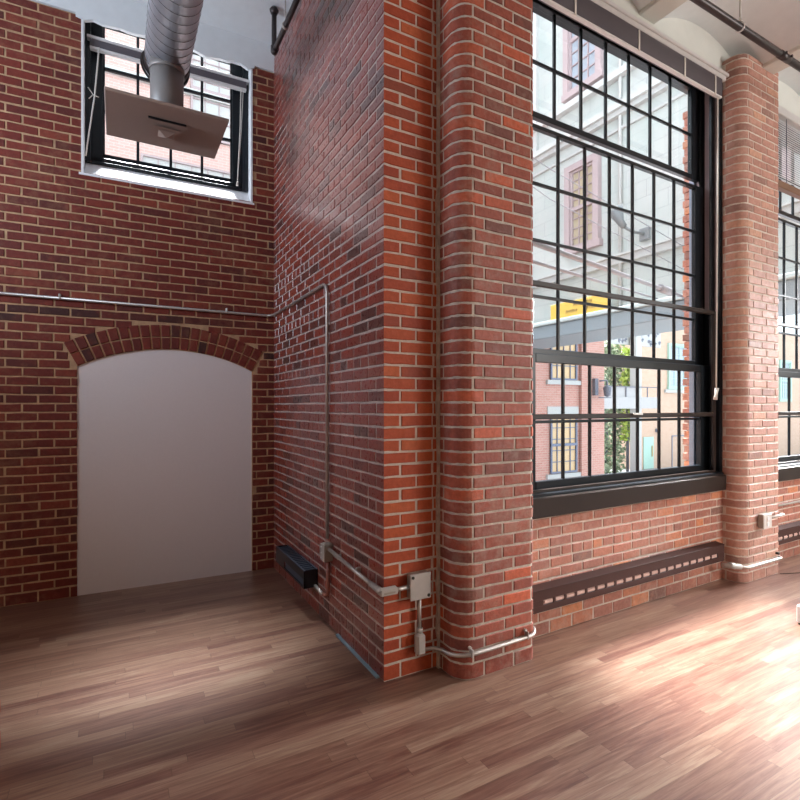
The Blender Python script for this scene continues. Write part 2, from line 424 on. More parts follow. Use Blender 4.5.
def arcpoly(r0, r1, a0, a1): return [(CXA + r * math.sin(a), CZ + r * math.cos(a)) for r, a in ((r0, a0), (r1, a0), (r1, a1), (r0, a1))]
nb = 20
for row in (0, 1):
    r0 = RI + .003 + row * .106; r1 = r0 + .097
    for i in range(nb):
        a0 = -HALF + 2 * HALF * i / nb + .0042; a1 = -HALF + 2 * HALF * (i + 1) / nb - .0042
        dr = random.uniform(-.003, .003); po = arcpoly(r0 + dr, r1 + dr, a0, a1); b = len(mb.v); cx = sum(p[0] for p in po) / 4; cz = sum(p[1] for p in po) / 4
        for sc_, dy in ((1, .012), (1, .001), (.90, -.0035)):
            for (x, z) in po: mb.v.append((cx + (x - cx) * sc_, dy, cz + (z - cz) * sc_))
        t = tone()
        for k in range(4):
            j = (k + 1) % 4
            mb.face([b + k, b + j, b + 4 + j, b + 4 + k], 0, t); mb.face([b + 4 + k, b + 4 + j, b + 8 + j, b + 8 + k], 0, t)
        mb.face([b + 8, b + 9, b + 10, b + 11], 0, t)
# mortar backing: rectangles plus the arch zone
L0 = CXA - HW + A0; L1 = CXA + HW + A0
backing(mb, PA, [(0, L0, 0, SPR), (L1, PA.L, 0, SPR), (0, WL + A0, 2.3, 4.60), (WR + A0, PA.L, 2.3, 4.60), (WL + A0, WR + A0, 2.3, WB)], thick=.16)
n = 24; P0 = [(-A0, SPR)] + [(CXA + RI * math.sin(-HALF + 2 * HALF * i / n), CZ + RI * math.cos(-HALF + 2 * HALF * i / n)) for i in range(n + 1)] + [(.06, SPR)]
for (x0, z0), (x1, z1) in zip(P0, P0[1:]): mb.prism([(x0, z0), (x1, z1), (x1, 2.3), (x0, 2.3)], .0045, .16, 'y', 1)
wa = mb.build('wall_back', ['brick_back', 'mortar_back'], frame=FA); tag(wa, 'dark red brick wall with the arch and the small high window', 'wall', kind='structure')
# plaster infill of the arch
ap = [(CXA - HW - .03, 0), (CXA + HW + .03, 0), (CXA + HW + .03, SPR)] + [(CXA + (RI + .02) * math.sin(HALF - 2 * HALF * i / n), CZ + (RI + .02) * math.cos(HALF - 2 * HALF * i / n)) for i in range(n + 1)] + [(CXA - HW - .03, SPR)]
MB_ = MB(); MB_.prism(ap, .012, .14, 'y')
tag(MB_.build('wall_panel', 'panel', frame=FA), 'smooth grey plaster filling the bricked arch to the floor', 'wall panel', kind='structure')
# plaster band above the back wall and its broken lower edge
mb = MB(); mb.box(-A0, WL, -.012, .16, 4.605, 4.86); mb.box(WR, .06, -.012, .16, 4.605, 4.86); mb.prism([(-.012, 4.59), (-.012, 4.86), (.18, 4.86), (.18, 4.80), (.02, 4.59)], WL, WR, 'x')
edge = [(WL - .04 + i * .06, 4.575 + random.uniform(-.018, .016)) for i in range(24)]
for (x0, z0), (x1, z1) in zip(edge, edge[1:]): mb.prism([(x0, z0), (x1, z1), (x1, 4.61), (x0, 4.61)], -.014, .02, 'y')
tag(mb.build('trim_2', 'white_paint', frame=FA), 'white plaster band under the ceiling above the small high window', 'plaster band', kind='structure')
# --- side wall and its front face, one brick corner
PB = Path([(1.258, 4.70), (1.258, 2.447), (1.625, 2.447)]); SC = PB.s[1]
def boundsB(k):
    rnd = random.Random(k * 5 + 1); e = k % 2 == 0
    c = [.207, .322, .5] if e else [.104, .314, .5]
    st = .205; b = []; x = -.1 if e else -.203
    if k % 6 == 2: st = .104
    while x > -SC - .2: b.append(x + rnd.uniform(-.005, .005)); x -= st
    return [SC + q for q in sorted(b) + c]
class Two(MB): pass
mb = MB()
courses(mb, PB, 0, 4.83, boundsB)
# lit and shaded colours of one brick: front faces brighter, side faces darker
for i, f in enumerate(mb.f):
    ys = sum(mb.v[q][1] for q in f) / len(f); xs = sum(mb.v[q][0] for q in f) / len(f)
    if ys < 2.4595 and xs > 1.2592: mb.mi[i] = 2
backing(mb, PB, [(0, PB.L, 0, 4.83)], thick=.14)
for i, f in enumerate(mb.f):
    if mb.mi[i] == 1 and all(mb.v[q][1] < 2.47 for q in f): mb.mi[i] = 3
wb = mb.build('wall_center', ['brick_side', 'mortar_side', 'brick_front', 'mortar_window']); tag(wb, 'projecting brick wall block with its lit front coloured a brighter orange', 'wall', kind='structure')
# patchy mortar joint where the block meets the rounded pillar
mb = MB(); zz = 0.; w0 = .016
while zz < 4.5:
    h = random.uniform(.05, .13); w1 = random.uniform(.010, .022); mb.prism([(1.612 - w0, zz), (1.622, zz), (1.622, zz + h), (1.612 - w1, zz + h)], 2.425, 2.45, 'y'); zz += h; w0 = w1
tag(mb.build('trim_3', 'mortar_pillar'), 'ragged vertical mortar joint left of the rounded brick pillar', 'mortar joint', kind='structure')
t_ = tag(MB().box(1.240, 1.259, 2.50, 3.10, 0, .010).build('trim_4', 'blue_strip'), 'pale blue strip left along the foot of the projecting brick block', 'trim', kind='structure')
# --- rounded pillars
def pillar(x0, x1, yb, yf, ztop, r, bm, mm, label, seed):
    random.seed(seed)
    pts = [(x0, yb)]
    for i in range(9):
        a = i / 8 * math.pi / 2; pts.append((x0 + r - r * math.cos(a), yf + r - r * math.sin(a)))
    r2 = .035
    for i in range(5):
        a = i / 4 * math.pi / 2; pts.append((x1 - r2 + r2 * math.sin(a), yf + r2 - r2 * math.cos(a)))
    pts.append((x1, yb)); P = Path(pts); mb = MB()
    s1 = yb - yf - r; arc = r * math.pi / 2
    def bd(k):
        rn = random.Random(k * 3 + seed); j = lambda: rn.uniform(-.006, .006)
        b = [-.02] + ([s1 * .45 + j()] if k % 2 else []) + [s1 + arc * .93 + j() if k % 2 == 0 else s1 + arc + .065 + j()]
        x = b[-1] + .212
        while x < P.L + .3: b.append(x + j()); x += .212
        return b
    courses(mb, P, 0, ztop, bd)
    backing(mb, P, [(0, P.L, 0, ztop)], thick=.06)
    # solid core behind the skin
    mb.box(x0 + .05, x1 - .05, yf + .05, yb, 0, ztop, 1)
    return tag(mb.build('wall_pillar', [bm, mm]), label, 'brick pillar', kind='structure')
pillar(1.61, 2.160, 2.448, 2.235, 4.62, .105, 'brick_pillar', 'mortar_pillar', 'rounded brick pillar left of the tall window, nearest the camera', 11)
pillar(4.595, 5.21, 2.50, 2.325, 4.505, .105, 'brick_pale', 'mortar_window', 'pale rounded brick pillar between the two tall windows', 23)
# --- window wall (frame E)
S2 = 3.06                                   # spacing of the two windows
PE = Path([(-.26, 0), (6.2, 0)])
OPEN = [(-.22, 2.235), (-.22 + S2, 2.235 + S2)]
random.seed(5)
mb = MB()
def spansE(z, a, b):
    if z > .80: return [(2.235 + .26, -.22 + S2 + .26), (2.235 + S2 + .26, PE.L)]
    return [(0, PE.L)]
courses(mb, PE, 0, 4.40, running(PE.L, .07, .213, header=5), spansE)
backing(mb, PE, [(0, PE.L, 0, .80), (2.235 + .26, -.22 + S2 + .26, .80, 4.40), (2.235 + S2 + .26, PE.L, .80, 4.40)], thick=.31)
mb.box(-.26, 6.2, .002, .31, 4.40, 4.95, 2)
# brick outer reveals of the openings
for o0, o1 in OPEN:
    for q in range(50):
        z = .8 + q * .0684
        if z > 4.35: break
        ln = .06 if q % 2 else .045
        mb.box(o1 - .035, o1 + .05, .275, .275 + ln, z + .005, z + .0634, 0, tone=tone()); mb.box(o0 - .05, o0 + .012, .275, .275 + ln, z + .005, z + .0634, 0, tone=tone())
we = mb.build('wall_right', ['brick_window', 'mortar_window', 'cream_plaster'], frame=FE); tag(we, 'brick window wall with the tall black windows and cream plaster above', 'wall', kind='structure')
# --- ceiling: vaults between beams over the main room, flat over the alcove
mb = MB()
BE = [1.30, 2.055, 3.535, 5.015, 6.49, 7.97, 9.45]; ZS = 4.49
for a, b in zip(BE, BE[1:]):
    x0, x1 = a + .10, b - .10; ri = min(.19, (x1 - x0) * .16); Rr = (((x1 - x0) / 2) ** 2 + ri ** 2) / (2 * ri); cx = (x0 + x1) / 2; cz = ZS + ri - Rr; hh = math.asin((x1 - x0) / 2 / Rr); n = 20
    b0 = len(mb.v)
    for i in range(n + 1):
        t = -hh + 2 * hh * i / n
        for y in (-4.4, 2.7): mb.v.append((cx + Rr * math.sin(t), y, cz + Rr * math.cos(t)))
    for i in range(n): mb.face([b0 + 2 * i, b0 + 2 * i + 1, b0 + 2 * i + 3, b0 + 2 * i + 2], 0, .5, True)
mb.box(-3.2, 1.40, -4.4, 4.86, 4.84, 5.02, 0); mb.box(1.2, 10.2, -4.4, 2.75, 4.80, 5.02, 0)
ce = mb.build('ceiling', 'white_paint'); tag(ce, 'white painted ceiling of shallow vaults over the room', 'ceiling', kind='structure')
for x in BE: MB().box(x - .10, x + .10, -4.4, 2.52, 4.46, 4.82, bev=.012).build('beam', 'cream_plaster', ce)
# --- the unseen sides of the room
t_ = tag(MB().box(-3.2, 10.2, -4.6, -4.4, 0, 4.9).build('wall_front', 'cream_plaster'), 'plain plaster wall behind the camera', 'wall', kind='structure')
t_ = tag(MB().box(-3.3, -2.9, -4.4, 5.3, 0, 4.9).build('wall_west', 'mortar_back'), 'wall closing the room on the left', 'wall', kind='structure')
t_ = tag(MB().box(10.0, 10.2, -4.4, 2.75, 0, 4.9).build('wall_east', 'cream_plaster'), 'plain plaster wall closing the room far right', 'wall', kind='structure')
mb = MB(); mb.box(8.5, 10.2, 2.50, 2.8, 0, 4.9); mb.box(-3.2, -1.45, 4.78, 5.2, 0, 4.9)
t_ = tag(mb.build('wall_end', 'cream_plaster'), 'wall pieces closing the outer corners of the room', 'wall', kind='structure')
# --- small high window (frame A)
W1 = empty('window_1', (AX, AY, 0), AA, 'small high black framed window above the brick arch', 'window', kind='structure')
FO = .14
mb = MB()
mb.prism([(0.001, WB), (FO + .02, 3.515), (FO + .02, 3.40), (.02, WB - .02)], WL, WR, 'x')
mb.box(WL - .004, WL + .012, -.004, FO + .05, WB - .004, 4.80); mb.box(WR - .012, WR + .004, -.004, FO + .05, WB - .004, 4.80); mb.box(WL, WR, .004, .010, WT + .01, WT + .03)
mb.box(WL - .02, WR + .02, -.006, .004, WB - .012, WB + .006)
mb.build('reveal', 'reveal', W1)
mb = MB(); f0, f1 = WL + .012, WR - .012
mb.box(f0, f0 + .125, FO, FO + .07, 3.50, 4.80, bev=.004); mb.box(f1 - .14, f1, FO, FO + .07, 3.50, 4.80, bev=.004)
mb.box(f0, f1, FO, FO + .07, 3.50, 3.565, bev=.004)
mb.box(f0, f1, FO - .012, FO + .01, 3.50, 3.525, bev=.003)
mb.box(f0, f0 + .04, FO - .03, FO, 3.5, 4.80, bev=.004); mb.box(f1 - .05, f1, FO - .03, FO, 3.5, 4.80, bev=.004)
mb.build('frame', 'black', W1)
gx0, gx1 = f0 + .125, f1 - .14
mb = MB()
mb.box(gx0 - .03, gx1 + .03, FO + .03, FO + .06, 3.565, 3.61); mb.box(gx0 - .03, gx0 + .012, FO + .03, FO + .06, 3.56, 4.80); mb.box(gx1 - .012, gx1 + .03, FO + .03, FO + .06, 3.56, 4.80)
for k in (1, 2, 3):
    x = gx0 + (gx1 - gx0) * k / 4; mb.box(x - .011, x + .011, FO + .03, FO + .055, 3.6, 4.80)
for z in (3.97, 4.33, 4.69): mb.box(gx0, gx1, FO + .03, FO + .055, z - .011, z + .011)
mb.build('sash', 'black', W1)
MB().box(gx0, gx1, FO + .04, FO + .045, 3.6, 4.80).build('pane', 'glass', W1)
# --- tall windows (frame E)
def tall_window(name, sh, label):
    W = empty(name, toE(sh, 0, 0), EA, label, 'window', kind='structure')
    L_, R_ = -.22, 2.235; mx = [.371 + .279 * k for k in range(6)]; g0, g1 = .092, 2.06
    mb = MB()
    for (a, b, c, d_) in ((L_, -.06, .0, .27), (2.215, R_, .0, .27)): mb.box(a, b, c, d_, .93, 4.40, bev=.003)
    mb.box(L_, R_, .02, .27, 4.335, 4.40, bev=.003)
    mb.box(L_, R_, .03, .27, .80, .93, bev=.003)
    mb.box(2.16, 2.22, .055, .075, .93, 4.33, bev=.002); mb.box(2.165, 2.22, .155, .17, .93, 4.33, bev=.002); mb.box(2.195, 2.22, .005, .03, .93, 4.35, bev=.002)
    mb.build('jamb', 'black', W)
    mb = MB(); mb.box(2.209, 2.2135, .082, .140, 2.33, 4.33); mb.box(2.209, 2.2135, .032, .054, 2.33, 4.33); mb.box(2.209, 2.2135, .185, .212, 2.33, 4.33)
    mb.build('track', 'track_sheen', W)
    mb = MB(); mb.box(2.175, 2.214, .215, .262, .95, 4.33, bev=.003); mb.box(-.05, .05, .215, .262, .95, 4.33, bev=.003)
    mb.build('storm_track', 'grey_track', W)
    def sash(nm, off, z0, z1, rows, rb, rt, stR=.12, th=.04):
        mb = MB()
        mb.box(g0 - .14, g0, off, off + th, z0 - rb, z1 + rt, bev=.004); mb.box(g1, g1 + stR, off, off + th, z0 - rb, z1 + rt, bev=.004)
        mb.box(g0, g1, off, off + th, z0 - rb, z0, bev=.004); mb.box(g0, g1, off, off + th, z1, z1 + rt, bev=.004)
        for x in mx: mb.box(x - .010, x + .010, off + .008, off + .030, z0, z1, bev=.003)
        for z in rows: mb.box(g0, g1, off + .009, off + .029, z - .0105, z + .0105, bev=.003)
        o = mb.build(nm, 'black', W)
        MB().box(g0, g1, off + .018, off + .021, z0, z1).build('pane', 'glass', o)
    sash('transom_sash', .17, 3.555, 4.31, [3.91], .042, .025)
    sash('upper_sash', .135, 1.90, 3.415, [3.04, 2.65, 2.262], .05, .026)
    sash('lower_sash', .09, .992, 1.80, [1.395], .062, .060, stR=.13)
    mb = MB(); mb.box(-.05, 2.165, .018, .045, 2.292, 2.328, bev=.005); mb.box(-.05, 2.165, .018, .045, 1.414, 1.449, bev=.005); mb.box(-.05, 2.165, .018, .045, .93, .95, bev=.003)
    mb.box(2.13, 2.165, .018, .045, .93, 2.328, bev=.005); mb.box(-.06, -.02, .018, .045, .93, 2.328, bev=.005)
    o = mb.build('screen_frame', 'black_brown', W); 
    MB().box(1.02, 1.13, .006, .018, 1.435, 1.452, bev=.003).build('latch', 'galv', o)
    mb = MB(); mb.box(L_ + .01, 2.215, -.02, .10, .905, .931, bev=.006)
    mb.build('stool', 'black', W)
    mb = MB(); mb.box(L_ + .01, 2.195, -.05, .0, .783, .912, bev=.006)
    mb.build('apron', 'black_brown', W)
    return W
tall_window('window_2', 0, 'tall black multi-pane window left of the pale pillar')
tall_window('window_3', S2, 'tall black window cut off by the right edge of the photo')
# ================================================================= BLINDS
bl = empty('window_blind', toE(0, 0, 0), EA, 'grey venetian blind pulled fully up at the top of the nearer tall window', 'blind')
mb = MB(); mb.box(-.2, 2.17, -.062, .0, 4.282, 4.325, bev=.006); mb.box(-.2, 2.20, -.072, .0, 4.322, 4.350, bev=.004); mb.build('headrail', 'blind_white', bl)
mb = MB()
for i in range(16): mb.box(-.17, 2.11, -.060, -.008, 4.138 + i * .009, 4.1445 + i * .009)
mb.build('slat_stack', 'blind_grey', bl)
mb = MB(); mb.box(-.17, 2.11, -.060, -.030, 4.118, 4.135, bev=.004); mb.build('bottom_rail', 'blind_white', bl)
for s_ in (.30, .98, 1.56, 2.0): MB().box(s_ - .008, s_ + .008, -.066, -.062, 4.115, 4.27).build('ladder_tape', 'cord', bl)
mb = MB(); mb.tube([(2.065, -.045, 4.12), (2.068, -.04, 3.0), (2.06, -.035, 1.62)], .004, 6); mb.tube([(2.078, -.045, 4.12), (2.080, -.04, 3.0), (2.07, -.035, 1.66)], .003, 6); mb.build('cord', 'cord', bl)
mb = MB(); mb.tube([(2.05, -.035, 1.56), (2.06, -.035, 1.60), (2.075, -.035, 1.655)], [.018, .012, .016], 8); mb.tube([(2.035, -.035, 1.585), (2.06, -.035, 1.575)], [.006, .012], 6); mb.build('cord_knot', 'cord', bl)
bl = empty('window_blind', toE(S2, 0, 0), EA, 'white venetian blind half lowered over the right-hand window', 'blind')
mb = MB(); mb.box(-.2, 2.20, -.075, .0, 4.268, 4.345, bev=.006); mb.build('headrail', 'blind_white', bl)
mb = MB(); z = 4.25
while z > 3.66: mb.prism([(-.044, z - .008), (-.018, z + .007), (-.018, z + .0082), (-.044, z - .0068)], -.17, 2.1, 'x'); z -= .0215
mb.build('slat', 'blind_white', bl)
MB().box(-.18, 2.11, -.062, -.004, 3.585, 3.652, bev=.006).build('bottom_rail', 'blind_brown', bl)
for s_ in (.20, .50, 1.1, 1.7): MB().box(s_ - .004, s_ + .004, -.056, -.052, 3.65, 4.27).build('ladder_tape', 'wrought', bl)
bl = empty('window_blind', (AX, AY, 0), AA, 'thin blind rolled up at the top of the small high window', 'blind')
mb = MB(); mb.box(WL + .03, WR - .02, .045, .10, 4.475, 4.50, bev=.004); mb.build('headrail', 'blind_white', bl)
mb = MB()
for i in range(7): mb.box(WL + .05, WR - .04, .05, .09, 4.418 + i * .008, 4.4245 + i * .008)
mb.build('slat_stack', 'blind_grey', bl)
MB().box(WL + .05, WR - .04, .048, .092, 4.395, 4.415, bev=.004).build('bottom_rail', 'blind_white', bl)
mb = MB(); mb.tube([(-1.40, .045, 4.41), (-1.43, .03, 4.0), (-1.49, .012, 3.5)], .006, 6); mb.tube([(-1.475, .03, 4.06), (-1.44, .03, 4.01), (-1.40, .03, 4.00)], .004, 6); mb.tube([(-1.44, .03, 4.01), (-1.47, .03, 3.97)], .004, 6); mb.build('tilt_wand', 'cord', bl)
mb = MB(); mb.tube([(-.285, .05, 4.40), (-.295, .04, 4.0), (-.32, .03, 3.52)], .005, 6); mb.tube([(-.265, .05, 4.40), (-.285, .04, 4.0), (-.318, .03, 3.54)], .003, 6); mb.tube([(-.322, .03, 3.50), (-.318, .03, 3.54)], [.012, .007], 6); mb.build('cord', 'cord', bl)
# ================================================================= HEATERS
def long_heater(sh, x0, x1, label):
    h = empty('baseboard_heater', toE(sh, 0, 0), EA, label, 'heater', 'brown heaters below the tall windows')
    F_ = -.075; z0, z1 = .196, .335; sl0, sl1 = .236, .268
    mb = MB()
    mb.prism([(F_, z1 - .006), (F_, z0), (F_ + .006, z0), (F_ + .006, z1 - .012), (-.002, z1 + .006), (-.002, z1 + .012)], x0, x1, 'x')
    # front is rebuilt with slots
    mb = MB()
    mb.box(x0, x1, F_, F_ + .006, sl1, z1, bev=.002); mb.box(x0, x1, F_, F_ + .006, z0, sl0, bev=.002)
    mb.prism([(F_, z1 - .002), (-.002, z1 + .010), (-.002, z1 + .004), (F_, z1 - .008)], x0, x1, 'x')
    mb.box(x0, x0 + .006, F_, -.001, z0, z1); mb.box(x1 - .006, x1, F_, -.001, z0, z1, bev=.001)
    mb.box(x0, x1, F_, F_ + .02, z0, z0 + .005)
    a, b = x0 + .15, x1 - .10; n = int((b - a) / .098)
    mb.box(x0, a, F_, F_ + .006, sl0 - .001, sl1 + .001); mb.box(b, x1, F_, F_ + .006, sl0 - .001, sl1 + .001)
    for i in range(n + 1):
        x = a + (b - a) * i / n
        if 0 < i < n: mb.box(x - .010, x + .010, F_, F_ + .006, sl0 - .001, sl1 + .001)
    mb.build('body', 'heater_brown', h)
    mb = MB(); mb.box(a, b, F_ + .010, F_ + .013, sl0, sl1)
    for i in range(n):
        x = a + (b - a) * (i + .5) / n; mb.box(x - .036, x + .036, F_ + .001, F_ + .011, sl0 + .010, sl0 + .022)
    mb.build('grille', 'heater_slot', h)
    MB().box(x0 + .02, x1 - .02, -.06, -.02, z0 + .02, z0 + .06).build('element', 'fin', h)
    return h
long_heater(0, -.16, 2.115, 'long brown slotted heater low on the wall below the nearer tall window')
long_heater(S2, -.16, 2.115, 'brown slotted heater right of the pale pillar, cut by the photo edge')
h = empty('wall_heater', (1.258, 3.486, 0), 0, 'short black baseboard heater on the shaded side wall beside the arch', 'heater')
mb = MB(); Lh = .735; D_ = -.105
mb.box(D_, -.002, 0, .006, .198, .327, bev=.002); mb.box(D_, -.002, Lh - .006, Lh, .198, .327, bev=.002)
mb.box(D_, D_ + .006, 0, Lh, .262, .327, bev=.002); mb.box(D_, D_ + .02, 0, Lh, .198, .208); mb.box(-.008, -.002, 0, Lh, .198, .327); mb.box(D_, D_ + .006, .5, Lh, .205, .27); mb.box(D_, D_ + .012, 0, .02, .198, .27)
mb.build('body', 'heater_black', h)
mb = MB(); mb.box(D_ + .012, D_ + .016, .02, .50, .208, .258); mb.build('front_vent', 'fin', h)
mb = MB(); mb.box(D_ + .004, -.006, .01, Lh - .01, .308, .312)
for i in range(16):
    y = .02 + i * .044; mb.box(D_ + .012, -.018, y, y + .016, .312, .3255)
mb.box(D_, D_ + .012, 0, Lh, .322, .328); mb.box(-.014, -.002, 0, Lh, .322, .328)
mb.build('top_grille', 'fin', h)
# ================================================================= CONDUITS
def strap(parent, c, n, mat='galv_paint', r=.016):
    c = Vector(c); n = Vector(n).normalized(); up = Vector((0, 0, 1)) if abs(n.z) < .5 else Vector((1, 0, 0)); mb = MB()
    if isinstance(up, Vector):
        mb.tube([c + up * .022 - n * .006, c + up * .022 + n * .006], .009, 8); mb.build('strap', mat, parent)
XB = 1.258
cd = empty('wall_conduit', (0, 0, 0), 0, 'thin metal conduit running along the back wall and down the side wall', 'conduit')
a = R(AA)
def toA(s, off, z): return (AX + s * math.cos(a) - off * math.sin(a), AY + s * math.sin(a) + off * math.cos(a), z)
pts = [toA(-2.5, -.016, 2.345), toA(-.05, -.016, 2.335), (XB - .018, 4.60, 2.34), (XB - .018, 3.31, 2.345), (XB - .018, 3.258, 2.30), (XB - .018, 3.255, .60)]
MB().tube(bend(pts, .06, 5), .0115, 10).build('pipe', 'galv', cd)
for s_ in (-1.66, -.42): 
    mb = MB(); p = toA(s_, 0, 2.345); mb.box(p[0] - .008, p[0] + .008, p[1] - .03, p[1] + .002, 2.333, 2.375, bev=.003); mb.build('strap', 'galv_paint', cd)
cb = empty('junction_box', (XB, 3.222, .535), 0, 'small grey outlet box on the side wall where three conduits meet', 'junction box')
mb = MB(); mb.box(-.062, -.001, -.035, .035, -.075, .045, bev=.006); mb.build('body', 'cast', cb)
mb = MB(); mb.box(-.066, -.062, -.036, .036, -.072, .042, bev=.003); mb.build('cover', 'galv_paint', cb)
mb = MB()
for z in (-.055, -.02, .02): MB().tube([(-.070, .018, z), (-.064, .018, z)], .005, 8).build('screw', 'white_metal', cb)
c2 = empty('wall_conduit', (0, 0, 0), 0, 'bright conduit running from the small outlet box to the block corner', 'conduit')
MB().tube([(XB - .028, 3.20, .545), (XB - .026, 2.53, .504)], .0125, 10).build('pipe', 'galv', c2)
for y in (3.05, 2.75): MB().box(XB - .03, XB, y - .008, y + .008, .51, .545, bev=.003).build('strap', 'galv_paint', c2)
mb = MB()
mb.tube(bend([(XB - .026, 2.56, .506), (XB - .026, 2.425, .503), (1.29, 2.415, .503), (1.315, 2.418, .504)], .035, 5), [.015] * 1 + [.019] * 12 + [.016], 12); o = mb.build('elbow', 'galv_paint', c2)
mb = MB(); mb.box(1.205, 1.325, 2.395, 2.43, .484, .530, bev=.016); mb.box(1.215, 1.317, 2.389, 2.397, .489, .525, bev=.012); fit = mb.build('conduit_body', 'galv_paint', c2)
MB().box(1.232, 1.300, 2.3865, 2.390, .499, .509, bev=.003).build('cover_ridge', 'cast', fit)
MB().tube([(1.315, 2.415, .504), (1.34, 2.415, .504), (1.41, 2.415, .506)], .012, 10).build('pipe', 'galv', c2)
c3 = empty('wall_conduit', (0, 0, 0), 0, 'brick-red painted conduit stub curving from the outlet box to the black heater', 'conduit')
MB().tube(bend([(XB - .02, 3.232, .47), (XB - .02, 3.232, .215), (XB - .025, 3.33, .20)], .08, 6), .0135, 10).build('pipe', 'painted_conduit', c3)
MB().tube([(XB - .027, 3.315, .202), (XB - .035, 3.45, .222)], .0115, 10).build('pipe_end', 'galv', c3)
bx = empty('junction_box', (1.460, 2.447, .505), 0, 'square beige metal box with screws on the bright block front', 'junction box')
mb = MB(); mb.box(-.060, .060, -.05, -.001, -.066, .066, bev=.004); mb.build('body', 'cast', bx)
cov = MB().box(-.068, .066, -.058, -.05, -.073, .073, bev=.006).build('cover', 'galv_paint', bx)
for (x, z) in ((-.052, .055), (.05, -.055)): MB().tube([(x, -.062, z), (x, -.0575, z)], .009, 10).build('screw', 'screw', cov)
c4 = empty('wall_conduit', (0, 0, 0), 0, 'conduit dropping from the square box and wrapping around the nearest rounded pillar', 'conduit')
MB().tube([(1.466, 2.418, .445), (1.466, 2.418, .25)], .012, 10).build('pipe', 'galv', c4)
mb = MB(); mb.box(1.436, 1.492, 2.388, 2.440, .118, .245, bev=.018); mb.box(1.442, 1.486, 2.383, 2.391, .130, .232, bev=.012); mb.tube([(1.466, 2.415, .238), (1.466, 2.415, .265)], .018, 10); mb.build('conduit_body', 'galv_paint', c4)
pts = [(1.48, 2.412, .140), (1.55, 2.405, .138)]
r_ = .125
pts += [(1.585, 2.36, .136)]
for i in range(6):
    t = i / 5 * math.pi / 2; pts.append((1.59 + r_ - r_ * math.cos(t), 2.215 + r_ - r_ * math.sin(t), .132 + .004 * i))
pts += [(1.9, 2.215, .155), (2.10, 2.215, .160)]
for i in range(1, 6):
    t = i / 5 * math.pi / 2; pts.append((2.10 + .075 * math.sin(t), 2.29 - .075 * math.cos(t), .160 + .003 * i))
pts += [(2.178, 2.34, .178), (2.195, 2.372, .20), (2.20, 2.385, .235)]
MB().tube(pts, .0115, 10).build('pipe', 'galv', c4)
for (x, z) in ((1.675, .182), (2.075, .193)):
    mb = MB(); mb.tube([(x, 2.236, z), (x, 2.222, z)], .010, 10); mb.box(x - .005, x + .005, 2.201, 2.232, z - .045, z, bev=.002); mb.build('strap', 'galv_paint', c4)
mb = MB(); mb.tube([(2.20, 2.40, .205), (2.20, 2.40, .275)], .020, 12); mb.build('conduit_body', 'galv_paint', c4)
c5 = empty('wall_conduit', (0, 0, 0), 0, 'conduit wrapping low around the pale pillar from the long heater', 'conduit')
mb = MB(); mb.tube([(4.44, 2.405, .165), (4.56, 2.32, .155)], .022, 12); mb.tube([(4.48, 2.38, .163), (4.52, 2.35, .159)], .027, 12); mb.build('conduit_body', 'galv_paint', c5)
pts = [(4.55, 2.335, .155)]
for i in range(1, 6):
    t = (.35 + .65 * i / 5) * math.pi / 2; pts.append((4.55 + r_ - r_ * math.cos(t), 2.305 + r_ - r_ * math.sin(t), .150 - .002 * i))
pts += [(4.9, 2.305, .142), (5.17, 2.305, .142)]
for i in range(1, 6):
    t = i / 5 * math.pi / 2; pts.append((5.17 + .05 * math.sin(t), 2.355 - .05 * math.cos(t), .142))
pts += [(5.22, 2.48, .145)]
MB().tube(pts, .0115, 10).build('pipe', 'galv', c5)
MB().tube([(5.14, 2.327, .19), (5.14, 2.30, .19)], .012, 10).build('strap', 'screw', c5)
ob = empty('outlet_box', (4.89, 2.325, .512), 0, 'pale outlet box standing off the front of the pale pillar', 'outlet box')
mb = MB(); mb.box(-.066, .062, -.045, -.001, -.060, .060, bev=.006); mb.build('body', 'cast', ob)
cov = MB().box(-.068, .064, -.053, -.045, -.063, .063, bev=.006).build('cover', 'outlet', ob)
mb = MB(); mb.tube([(0, -.057, .025), (0, -.052, .025)], .020, 12); mb.tube([(0, -.057, -.025), (0, -.052, -.025)], .020, 12); mb.build('socket', 'white_metal', cov)
c6 = empty('wall_conduit', (0, 0, 0), 0, 'conduit leaving the outlet box and running right along the window wall', 'conduit')
pts = bend([(4.95, 2.30, .53), (5.24, 2.30, .53), (5.27, 2.44, .53), (5.30, 2.47, .53)], .04, 5)
MB().tube(pts, .0115, 10).build('pipe', 'galv', c6)
c7 = empty('wall_conduit', (0, 0, 0), 0, 'straight pale conduit on the wall below the right-hand window sill', 'conduit')
p0, p1 = toE(2.86, -.016, .545), toE(5.6, -.016, .545); MB().tube([p0, p1], .0115, 10).build('pipe', 'galv_paint', c7)
